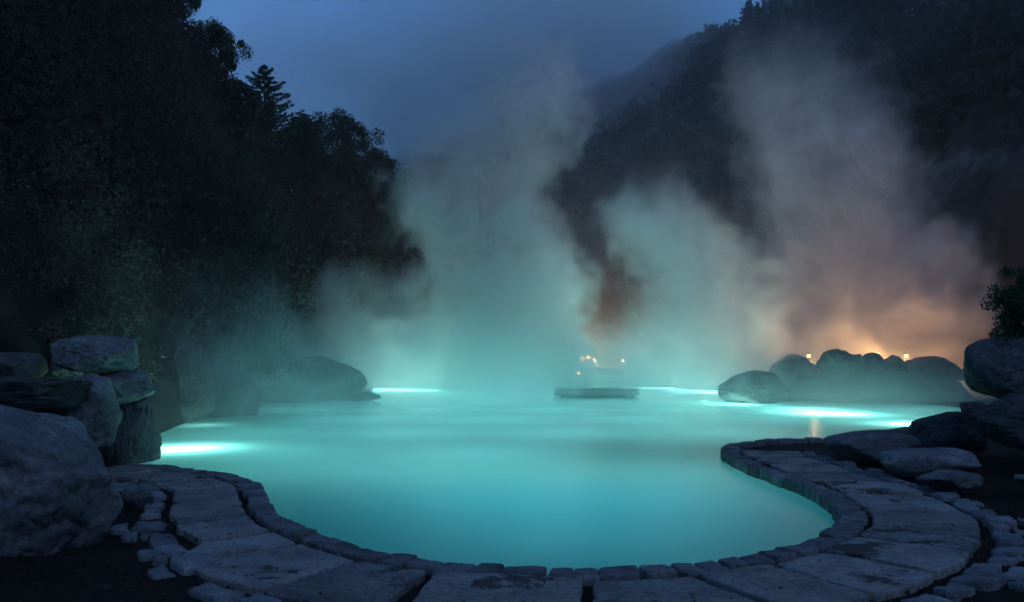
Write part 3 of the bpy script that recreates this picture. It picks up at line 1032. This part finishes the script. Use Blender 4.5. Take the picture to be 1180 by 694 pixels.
C = np.stack([x[:, None] + np.cos(aa) * rad, y[:, None] + np.sin(aa) * rad, z[:, None] + hh * H[:, None]], -1).reshape(-1, 3)
LL = np.repeat(np.where(fir, H * 0.17, H * 0.26), per)
up = np.stack([np.cos(aa) * 0.8, np.sin(aa) * 0.8, np.where(fir[:, None], -0.2, 0.5) + 0 * aa], -1).reshape(-1, 3)
V_, F_ = leaf_mesh(C, r_.normal(size=C.shape), LL, LL * 0.55, 89, up=up)
tag(np_mesh('forest', V_, F_, M['leaf_far']), 'dark far scrub and low trees covering the mountain behind the steam', 'forest', kind='stuff')

# loose stones, crumbs of earth and dead leaves on the ground round the path
r_ = np.random.default_rng(99)
n = 9000
tt = r_.uniform(0, RL * 0.86, n)
oo = np.where(r_.random(n) < 0.35, r_.uniform(0.30, 1.5, n), 1.3 + np.abs(r_.normal(size=n)) * 1.5)
pp = np.array([rim_pt(a, b) for a, b in zip(tt, oo)])
dd = dist_poly(pp, pool)
pp = pp[dd > 0.33]
n = len(pp)
zz = land(pp[:, 0], pp[:, 1])
onslab = (dist_poly(pp, pool) < 1.42)
zz = np.where(onslab, np.where(r_.random(n) < 0.0, GROUND_Z + 0.04, zz + 0.004), zz)
sz = r_.gamma(1.6, 0.006, n) + 0.004
D8 = np.array([(1, 0, 0), (-1, 0, 0), (0, 1, 0), (0, -1, 0), (0, 0, 1), (0, 0, -1)], float)
F8 = np.array([(0, 2, 4), (2, 1, 4), (1, 3, 4), (3, 0, 4), (2, 0, 5), (1, 2, 5), (3, 1, 5), (0, 3, 5)])
sc = sz[:, None, None] * r_.uniform(0.5, 1.5, (n, 6, 1)) * np.array([1, 1, 0.6])
V_ = (np.stack([pp[:, 0], pp[:, 1], zz], 1)[:, None, :] + D8[None] * sc)
F_ = (np.arange(n)[:, None, None] * 6 + F8[None]).reshape(-1, 3)
tag(np_mesh('gravel', V_.reshape(-1, 3), F_, stone_mat('crumbs', (0.025, 0.018, 0.013), (0.05, 0.036, 0.026), (0.13, 0.11, 0.09), 3.0, 0.95, 0.2)), 'loose crumbs of earth and small stones between the flagstones', 'gravel', kind='stuff')
# fallen leaves lying about
n = 5200
tt = r_.uniform(0, RL * 0.9, n)
oo = np.where(r_.random(n) < 0.25, r_.uniform(0.28, 1.3, n), 1.25 + np.abs(r_.normal(size=n)) * 1.8)
pp = np.array([rim_pt(a, b) for a, b in zip(tt, oo)]) + r_.normal(size=(n, 2)) * 0.05
pp = pp[dist_poly(pp, pool) > 0.3]
n = len(pp)
zz = land(pp[:, 0], pp[:, 1]) + 0.006
zz = np.where((dist_poly(pp, pool) < 1.32) & (r_.random(n) < 0.25), GROUND_Z + 0.047, zz)
C = np.stack([pp[:, 0], pp[:, 1], zz], 1)
fl = r_.normal(size=(n, 3)) * 0.25
fl[:, 2] = 1
ax_ = r_.normal(size=(n, 3)) * np.array([1, 1, 0.12])
V_, F_ = leaf_mesh(C, fl, 0.045, 0.022, 97, up=ax_ * 3)
m_leaf = foliage_mat('fallen_leaf', (0.03, 0.016, 0.009), (0.065, 0.036, 0.018), (0.13, 0.085, 0.04))
tag(np_mesh('fallen_leaves', V_, F_, m_leaf), 'small brown leaves fallen on the dark earth beside the path', 'leaves', kind='stuff')
# short grass tufts growing in the earth
n = 9000
tt = r_.uniform(0, RL * 0.86, n)
oo = np.where(r_.random(n) < 0.22, r_.uniform(1.36, 1.5, n), 1.75 + np.abs(r_.normal(size=n)) * 1.6)
pp = np.array([rim_pt(a, b) for a, b in zip(tt, oo)])
pp = pp + fbm(np.stack([pp[:, 0] * 3, pp[:, 1] * 3, np.zeros(n)], 1), 2)[:, None] * 0.1
keep = (dist_poly(pp, pool) > 1.35) & (fbm(np.stack([pp[:, 0] * .9, pp[:, 1] * .9, np.zeros(n) + 3], 1), 3) > 0.0)
pp = pp[keep]
n = len(pp)
zz = land(pp[:, 0], pp[:, 1])
L = r_.uniform(0.03, 0.09, n)
a = r_.uniform(0, 6.28, n)
w = np.stack([np.cos(a), np.sin(a), np.zeros(n)], 1) * 0.004
lean = r_.normal(size=(n, 3)) * 0.5
lean[:, 2] = 1
base = np.stack([pp[:, 0], pp[:, 1], zz - 0.005], 1)
V_ = np.stack([base - w, base + w, base + lean * L[:, None]], 1).reshape(-1, 3)
F_ = np.arange(n * 3).reshape(-1, 3)
tag(np_mesh('grass', V_, F_, M['leaf_olive']), 'sparse short dry grass in the dark earth beside the path', 'grass', kind='stuff')

# ------------------------------------------------------------------ lamps
def plight(name, loc, e, col, rad=0.12, typ='POINT'):
    l = bpy.data.lights.new(name, typ)
    l.energy = e
    l.color = col
    l.shadow_soft_size = rad
    o = bpy.data.objects.new(name, l)
    o.location = tuple(loc)
    COL.objects.link(o)
    return o


TEAL = (0.66, 1.0, 0.84)
DEEP = (0.13, 0.80, 1.0)
MIDT = (0.60, 1.0, 0.95)
K = 2.6
# bright lamps just under the surface by the shore
for (px, py, e, dz) in [(200, 518, 62, .45), (228, 516, 34, .45), (446, 449, 1300, .85), (474, 450, 700, .9), (766, 447.5, 900, .8), (822, 452, 1300, .85), (798, 450, 600, .9), (560, 446, 60, .5),
                        (968, 477, 190, .5), (940, 476.5, 80, .6), (1052, 489, 110, .45), (930, 472, 120, .9), (850, 466, 90, .8), (236, 490, 8, .6)]:
    g = G(px, py, 0)
    g[2] = -dz
    plight('pool_lamp', g, e * K * 1.9, TEAL, 0.10)
# lamps deeper on the basin floor, evenly spread
lp = []
for y0_, y1_, st_ in ((7.0, 15.5, 2.3), (16.5, 44.0, 3.8)):
    lx, ly = np.meshgrid(np.arange(-12.0, 15.0, st_), np.arange(y0_, y1_, st_))
    lx = lx + np.where((np.arange(lx.shape[0]) % 2 == 0)[:, None], 0, st_ / 2)
    q = np.stack([lx.ravel(), ly.ravel()], 1)
    lp.append(q[dist_poly(q, pool) < (-0.55 if st_ < 3 else -0.7)])
lp = np.vstack(lp)
for x_, y_ in lp:
    e = float(np.interp(y_, [7, 12, 15.4, 16, 20, 26, 34, 44], [46, 46, 50, 95, 108, 130, 140, 145]))
    o = plight('pool_lamp', (x_, y_, -2.7), e * K * 2.4, DEEP if y_ < 13 else MIDT, 0.2, 'SPOT')
    o.data.spot_size = R(165)
    o.data.spot_blend = 0.6
    o.rotation_euler = (R(180), 0, 0)


def ground_lamp(px, row, dist, e, label, size=0.10):
    """a lamp on a short post: base, post, cap and a glowing globe"""
    c = P(px, row, dist)
    zg = ground_z(c[0], c[1])
    zg = min(zg, c[2] - 0.4)
    root = tag(empty('lamp_post', (c[0], c[1], zg)), label, 'lamp', 'warm lamps beyond the pool')
    h = c[2] - zg
    V_, F_ = tube([(0, 0, -0.2), (0, 0, 0.03), (0, 0, 0.05), (0, 0, h - size)], [0.09, 0.09, 0.03, 0.03], 10)
    mesh_obj('post', V_, F_, M['metal'], root, smooth=True)
    bm = bmesh.new()
    bmesh.ops.create_uvsphere(bm, u_segments=16, v_segments=10, radius=size)
    g = bm_obj('lamp_globe', bm, M['glow' if dist < 40 else 'glow_bright'], root, smooth=True)
    g.location = (0, 0, h)
    V_, F_ = tube([(0, 0, h + size * .8), (0, 0, h + size * 1.1), (0, 0, h + size * 1.5)], [size * .9, size * .8, 0.01], 12)
    mesh_obj('lamp_cap', V_, F_, M['metal'], root)
    if e:
        o = plight('lamp_light', (c[0], c[1] + size * 2.2, c[2] - 0.22), e, (1.0, 0.50, 0.19), 0.35)
    return root


WARM = 2.2
ground_lamp(932, 410.2, 35.5, 100 * WARM, 'warm lamp behind the far rocks, leftmost of the four on the bank', 0.075)
ground_lamp(951, 408.5, 35.9, 0, 'warm lamp half hidden just left of the tallest far rock', 0.08)
ground_lamp(1012, 407.5, 36.2, 160 * WARM, 'warm lamp between two round rocks of the far bank', 0.07)
ground_lamp(1044, 410.2, 36.0, 330 * WARM, 'warm lamp at the right behind the broad low rock of the far bank', 0.08)
ground_lamp(671, 413, 58, 560 * WARM, 'brightest of the warm lamps far behind the water platform', 0.16)
ground_lamp(678, 412, 58.5, 0, 'middle warm lamp of the far cluster behind the water platform', 0.13)
ground_lamp(685, 415, 58, 420 * WARM, 'right warm lamp of the far cluster behind the water platform', 0.11)
ground_lamp(718, 416, 60, 0, 'faint small lamp right of the far cluster', 0.09)
ground_lamp(667, 430, 46, 0, 'tiny low lamp below the far cluster on the far shore', 0.09)

# ------------------------------------------------------------------ steam
def volume_mat(name, color, dens, aniso=0.25):
    m, nt = new_mat(name)
    v = nt.n('ShaderNodeVolumePrincipled', Color=(*color, 1), Density=dens, Anisotropy=aniso)
    finish(nt, vol=v.outputs[0])
    return m


class Grid:
    """a density field written as nodes and turned into a fog volume"""
    def __init__(self, lo, hi, res):
        self.g = bpy.data.node_groups.new('steam_field', 'GeometryNodeTree')
        self.g.interface.new_socket('Geometry', in_out='OUTPUT', socket_type='NodeSocketGeometry')
        self.nt = NT(self.g)
        self.lo, self.hi, self.res = lo, hi, res
        self.pos = self.nt.n('GeometryNodeInputPosition').outputs[0]

    def build(self, dens, name, mat):
        nt = self.nt
        vc = nt.n('GeometryNodeVolumeCube', Density=dens, Min=self.lo, Max=self.hi)
        for k, ax in enumerate('XYZ'):
            vc.inputs['Resolution ' + ax].default_value = max(8, int((self.hi[k] - self.lo[k]) / self.res))
        sm = nt.n('GeometryNodeSetMaterial', _0=vc.outputs[0])
        sm.inputs['Material'].default_value = mat
        out = nt.n('NodeGroupOutput')
        self.g.links.new(sm.outputs[0], out.inputs[0])
        v = bpy.data.volumes.new(name)
        v.materials.append(mat)
        o = bpy.data.objects.new(name, v)
        COL.objects.link(o)
        md = o.modifiers.new('steam_field', 'NODES')
        md.node_group = self.g
        return o


def steam_cloud(name, label, path_px, res, dens, seed, amp=1.0, nscale=0.22, cut=0.42, soft=0.20, mat=None):
    """path_px: (px, row, half width px, distance, strength) from the foot upwards; the column bends and swells along it"""
    pts = [(P(px, row, d), hw / FPX * d, s) for px, row, hw, d, s in path_px]
    zs = [p[0][2] for p in pts]
    lo = [min(p[0][k] - p[1] * 1.15 - amp * 2.6 for p in pts) for k in range(2)] + [max(res * 1.1, min(zs) - 0.5)]
    hi = [max(p[0][k] + p[1] * 1.15 + amp * 2.6 for p in pts) for k in range(2)] + [max(zs) + pts[-1][1] * 0.5]
    gr = Grid(tuple(lo), tuple(hi), res)
    nt = gr.nt
    z_lo, z_hi = min(zs), max(zs)
    sq = nt.n('ShaderNodeVectorMath', {'operation': 'MULTIPLY'}, _0=gr.pos, _1=(1, 1, 0.7)).outputs[0]
    sq = nt.n('ShaderNodeVectorMath', {'operation': 'ADD'}, _0=sq, _1=(seed * 13.1, seed * 7.7, 0)).outputs[0]
    wv = None
    for sc_, am_, dt_ in ((nscale * 0.7, amp * 4.5, 1.0), (nscale * 1.9, amp * 2.4, 1.0), (nscale * 4.6, amp * 1.2, 1.0)):
        wn = nt.n('ShaderNodeTexNoise', Vector=sq, Scale=sc_, Detail=dt_, Roughness=0.55)
        v1 = nt.n('ShaderNodeVectorMath', {'operation': 'SUBTRACT'}, _0=wn.outputs['Color'], _1=(0.5, 0.5, 0.5)).outputs[0]
        v1 = nt.n('ShaderNodeVectorMath', {'operation': 'SCALE'}, _0=v1, Scale=am_).outputs[0]
        wv = v1 if wv is None else nt.n('ShaderNodeVectorMath', {'operation': 'ADD'}, _0=wv, _1=v1).outputs[0]
    pos = nt.n('ShaderNodeVectorMath', {'operation': 'ADD'}, _0=gr.pos, _1=wv).outputs[0]
    s = nt.n('ShaderNodeSeparateXYZ', Vector=pos)
    t = nt.n('ShaderNodeMapRange', Value=s.outputs['Z'], _1=z_lo, _2=z_hi).outputs[0]

    def curve(vals):
        lo_, hi_ = min(vals), max(vals)
        rng_ = (hi_ - lo_) or 1.0
        c = nt.t.nodes.new('ShaderNodeFloatCurve')
        cm = c.mapping.curves[0]
        tp_ = [(z - z_lo) / (z_hi - z_lo) for z in zs]
        pairs = sorted(zip(tp_, [(v - lo_) / rng_ for v in vals]))
        cm.points[0].location = pairs[0]
        cm.points[1].location = pairs[-1]
        for a in pairs[1:-1]:
            cm.points.new(*a)
        c.mapping.update()
        nt.t.links.new(t, c.inputs['Value'])
        return nt.math('ADD', nt.math('MULTIPLY', c.outputs[0], rng_), lo_)
    cx, cy = curve([p[0][0] for p in pts]), curve([p[0][1] for p in pts])
    rad, st = curve([p[1] for p in pts]), curve([p[2] for p in pts])
    dx, dy = nt.math('SUBTRACT', s.outputs['X'], cx), nt.math('SUBTRACT', s.outputs['Y'], cy)
    dist = nt.math('SQRT', nt.math('ADD', nt.math('MULTIPLY', dx, dx), nt.math('MULTIPLY', dy, dy)))
    q = nt.math('DIVIDE', dist, rad)
    # billows: rounded puffs with sharp creases between them
    for sc_, am_ in ((nscale * 2.0, 0.9), (nscale * 4.4, 0.55)):
        bn_ = nt.n('ShaderNodeTexNoise', Vector=nt.n('ShaderNodeVectorMath', {'operation': 'ADD'}, _0=pos, _1=(seed * 3.3, 0, seed * 9.1)).outputs[0], Scale=sc_, Detail=1.0).outputs['Fac']
        bl = nt.math('ABSOLUTE', nt.math('SUBTRACT', bn_, 0.5))
        bl = nt.math('SUBTRACT', 0.16, nt.math('MULTIPLY', bl, 2.0))
        q = nt.math('ADD', q, nt.math('MULTIPLY', bl, am_))
    body = nt.n('ShaderNodeMapRange', {'interpolation_type': 'SMOOTHSTEP'}, Value=q, _1=1.0, _2=1.0 - soft * 2, _3=0.0, _4=1.0).outputs[0]
    n2 = nt.n('ShaderNodeTexNoise', Vector=nt.n('ShaderNodeVectorMath', {'operation': 'ADD'}, _0=pos, _1=(0, 0, seed * 5.0)).outputs[0], Scale=nscale * 2.2, Detail=4.0, Roughness=0.6).outputs['Fac']
    n2 = nt.n('ShaderNodeMapRange', Value=n2, _1=cut - 0.12, _2=cut + 0.20).outputs[0]
    d = nt.math('MULTIPLY', nt.math('MULTIPLY', body, n2), nt.math('MULTIPLY', st, dens))
    z0 = nt.n('ShaderNodeSeparateXYZ', Vector=gr.pos).outputs['Z']
    topf = nt.n('ShaderNodeMapRange', {'interpolation_type': 'SMOOTHSTEP'}, Value=z0, _1=hi[2] - 0.05 * (hi[2] - lo[2]), _2=hi[2] - 0.30 * (hi[2] - lo[2]), _3=0.0, _4=1.0).outputs[0]
    d = nt.math('MULTIPLY', d, topf)
    d = nt.math('MAXIMUM', nt.math('SUBTRACT', d, 0.0015), 0.0)
    o = gr.build(d, name, mat or M['steam'])
    tag(o, label, 'steam', kind='stuff')
    return o


M['steam'] = volume_mat('steam', (0.97, 0.98, 0.985), 1.0, 0.15)
steam_cloud('steam', 'tall pale turquoise steam column rising from the middle of the pool',
            [(570, 440, 160, 38, 1.0), (562, 400, 155, 38, 1.0), (578, 352, 120, 38, 1.0), (592, 305, 112, 38, 1.0), (556, 262, 104, 38, 1.0), (540, 222, 92, 38, 1.0), (566, 180, 86, 38, 0.95), (590, 138, 86, 38, 0.8),
             (592, 90, 88, 38, 0.6), (604, 20, 96, 38, 0.3)], 0.20, 0.66, 1, amp=1.0)
steam_cloud('steam', 'shorter blue grey steam column right of the tall one',
            [(812, 440, 112, 34, 1.0), (812, 385, 104, 34, 1.0), (818, 335, 84, 34, 1.0), (800, 290, 84, 34, 1.0), (772, 255, 80, 34, 0.95), (764, 222, 58, 34, 0.6), (764, 180, 40, 34, 0.08)], 0.19, 0.6, 2, amp=0.9)
steam_cloud('steam', 'wide brownish steam column lit by warm lamps behind the right bank',
            [(1005, 415, 185, 43, 0.8), (992, 350, 165, 43, 0.8), (978, 290, 132, 43, 0.75), (962, 235, 112, 43, 0.75), (955, 180, 116, 43, 0.75), (940, 125, 106, 43, 0.65), (922, 70, 90, 43, 0.4), (905, 10, 75, 43, 0.06)], 0.27, 0.36, 3, amp=1.1)
steam_cloud('steam', 'low turquoise steam drifting over the left water',
            [(430, 446, 120, 36, 0.9), (420, 400, 105, 36, 0.8), (420, 350, 80, 36, 0.55), (410, 300, 50, 36, 0.15)], 0.24, 0.30, 4, amp=0.8)
steam_cloud('steam', 'thin bluish mist in front of the left shore rocks',
            [(300, 480, 170, 24.5, 0.9), (300, 430, 165, 24.5, 0.9), (280, 370, 130, 24.5, 0.6), (255, 310, 95, 24.5, 0.28), (235, 262, 60, 24.5, 0.02)], 0.22, 0.15, 5, amp=0.8, nscale=0.3)
steam_cloud('steam', 'thin dim steam veil hanging behind the tall columns over the far shore',
            [(800, 430, 330, 53, 1.0), (800, 360, 330, 53, 1.0), (790, 290, 310, 53, 0.8), (780, 220, 280, 53, 0.5), (770, 150, 240, 53, 0.2), (760, 90, 200, 53, 0.03)], 0.6, 0.021, 6, amp=1.6, nscale=0.14)
# mist lying on the water and over the far shores
gr = Grid((-16, 8, 0.38), (22, 62, 4.6), 0.34)
nt = gr.nt
s = nt.n('ShaderNodeSeparateXYZ', Vector=gr.pos)
nz = nt.n('ShaderNodeTexNoise', Vector=gr.pos, Scale=0.22, Detail=4.0, Roughness=0.6).outputs['Fac']
nz = nt.n('ShaderNodeMapRange', Value=nz, _1=0.33, _2=0.66, _3=0.15, _4=1.5).outputs[0]
top = nt.math('MULTIPLY', nt.n('ShaderNodeTexNoise', Vector=gr.pos, Scale=0.15, Detail=2.0).outputs['Fac'], 4.4)
top = nt.math('MULTIPLY', top, nt.n('ShaderNodeMapRange', Value=s.outputs['X'], _1=6.0, _2=10.0, _3=1.0, _4=0.35).outputs[0])
fall = nt.math('SUBTRACT', 1.0, nt.math('DIVIDE', s.outputs['Z'], nt.math('ADD', top, 0.8)), clamp=True)
fy = nt.n('ShaderNodeMapRange', {'interpolation_type': 'SMOOTHSTEP'}, Value=s.outputs['Y'], _1=9.0, _2=44.0).outputs[0]
fy2 = nt.n('ShaderNodeMapRange', {'interpolation_type': 'SMOOTHSTEP'}, Value=s.outputs['Y'], _1=61.0, _2=52.0).outputs[0]
fx = nt.n('ShaderNodeMapRange', {'interpolation_type': 'SMOOTHSTEP'}, Value=s.outputs['X'], _1=-15.8, _2=-10.0).outputs[0]
fx2 = nt.n('ShaderNodeMapRange', {'interpolation_type': 'SMOOTHSTEP'}, Value=s.outputs['X'], _1=21.8, _2=16.0).outputs[0]
d = nt.math('MULTIPLY', nt.math('MULTIPLY', nz, fall), nt.math('MULTIPLY', nt.math('MULTIPLY', fy, fy2), nt.math('MULTIPLY', fx, fx2)))
d = nt.math('MULTIPLY', d, 0.105)
tag(gr.build(d, 'mist', M['steam']), 'low turquoise mist lying over the far half of the pool', 'mist', kind='stuff')

# low cloud lying along the mountain crest
gr = Grid((-150, 190, 26), (190, 330, 112), 3.2)
nt = gr.nt
s = nt.n('ShaderNodeSeparateXYZ', Vector=gr.pos)
cn = nt.n('ShaderNodeTexNoise', Vector=gr.pos, Scale=0.014, Detail=5.0, Roughness=0.58, Distortion=0.5).outputs['Fac']
cn = nt.n('ShaderNodeMapRange', Value=cn, _1=0.40, _2=0.72).outputs[0]


def fade(sock, a, b):
    return nt.n('ShaderNodeMapRange', {'interpolation_type': 'SMOOTHSTEP'}, Value=sock, _1=a, _2=b).outputs[0]


d = cn
for sk, a, b in ((s.outputs['X'], -148, -70), (s.outputs['X'], 150, 60), (s.outputs['Y'], 191, 225), (s.outputs['Y'], 329, 300), (s.outputs['Z'], 27, 52), (s.outputs['Z'], 111, 84)):
    d = nt.math('MULTIPLY', d, fade(sk, a, b))
tag(gr.build(nt.math('MULTIPLY', d, 0.065), 'low_cloud', M['steam']), 'low dark cloud veiling the mountain crest in the middle', 'cloud', kind='stuff')

HAZE = 0.0008
# dusk air between the slopes
bm = bmesh.new()
bmesh.ops.create_cube(bm, size=1.0)
hz_ = bm_obj('haze', bm, volume_mat('dusk_air', (0.9, 0.94, 1.0), HAZE, 0.0))
hz_.scale = (1300, 1300, 150)
hz_.location = (0, 0, 68)
tag(hz_, 'thin bluish dusk haze filling the whole valley', 'haze', kind='stuff')

# ------------------------------------------------------------------ sky and dusk light
w = bpy.data.worlds.new('World')
SC.world = w
w.use_nodes = True
w.node_tree.nodes.clear()
nt = NT(w.node_tree)
SUN_EL, SUN_AZ = R(15), R(150)
sky = nt.n('ShaderNodeTexSky', {'sky_type': 'NISHITA', 'sun_disc': False, 'sun_elevation': SUN_EL, 'sun_rotation': SUN_AZ, 'ozone_density': 7.0, 'dust_density': 0.3, 'air_density': 1.0})
tc = nt.n('ShaderNodeTexCoord').outputs['Generated']
mp = nt.n('ShaderNodeMapping', Vector=tc, Scale=(1.0, 1.0, 2.2)).outputs[0]
cl = nt.n('ShaderNodeTexNoise', Vector=mp, Scale=2.3, Detail=5.0, Roughness=0.55).outputs['Fac']
cf = nt.ramp(cl, [(0.40, (0, 0, 0)), (0.68, (1, 1, 1))])
dark = nt.n('ShaderNodeMix', {'data_type': 'RGBA', 'blend_type': 'MULTIPLY'}, _0=1.0, _6=sky.outputs[0], _7=(0.62, 0.76, 0.84, 1)).outputs[2]
c = nt.n('ShaderNodeMix', {'data_type': 'RGBA'}, _0=nt.math('MULTIPLY', cf, 0.8), _6=sky.outputs[0], _7=dark).outputs[2]
bg = nt.n('ShaderNodeBackground', Color=c, Strength=0.15)
o = nt.n('ShaderNodeOutputWorld')
w.node_tree.links.new(bg.outputs[0], o.inputs[0])

sl = bpy.data.lights.new('sun', 'SUN')
sl.energy = 0.13
sl.angle = R(25)
sl.color = (0.72, 0.80, 1.0)
so = bpy.data.objects.new('sun', sl)
so.rotation_euler = (R(48), 0, R(35))
COL.objects.link(so)

# ------------------------------------------------------------------ render settings
SC.view_settings.view_transform = 'Standard'
SC.view_settings.look = 'None'
SC.view_settings.exposure = 0.0
SC.view_settings.gamma = 1.0
SC.view_settings.use_curve_mapping = False
cy = SC.cycles
cy.use_denoising = True
cy.use_adaptive_sampling = True
cy.adaptive_threshold = 0.045
cy.adaptive_min_samples = 24
cy.denoiser = 'OPENIMAGEDENOISE'
cy.max_bounces = 6
cy.diffuse_bounces = 3
cy.glossy_bounces = 2
cy.transmission_bounces = 4
cy.transparent_max_bounces = 8
cy.volume_bounces = 2
cy.volume_step_rate = 3.0
cy.volume_max_steps = 256
cy.caustics_reflective = False
cy.caustics_refractive = False
cy.sample_clamp_indirect = 4.0
cy.use_light_tree = True
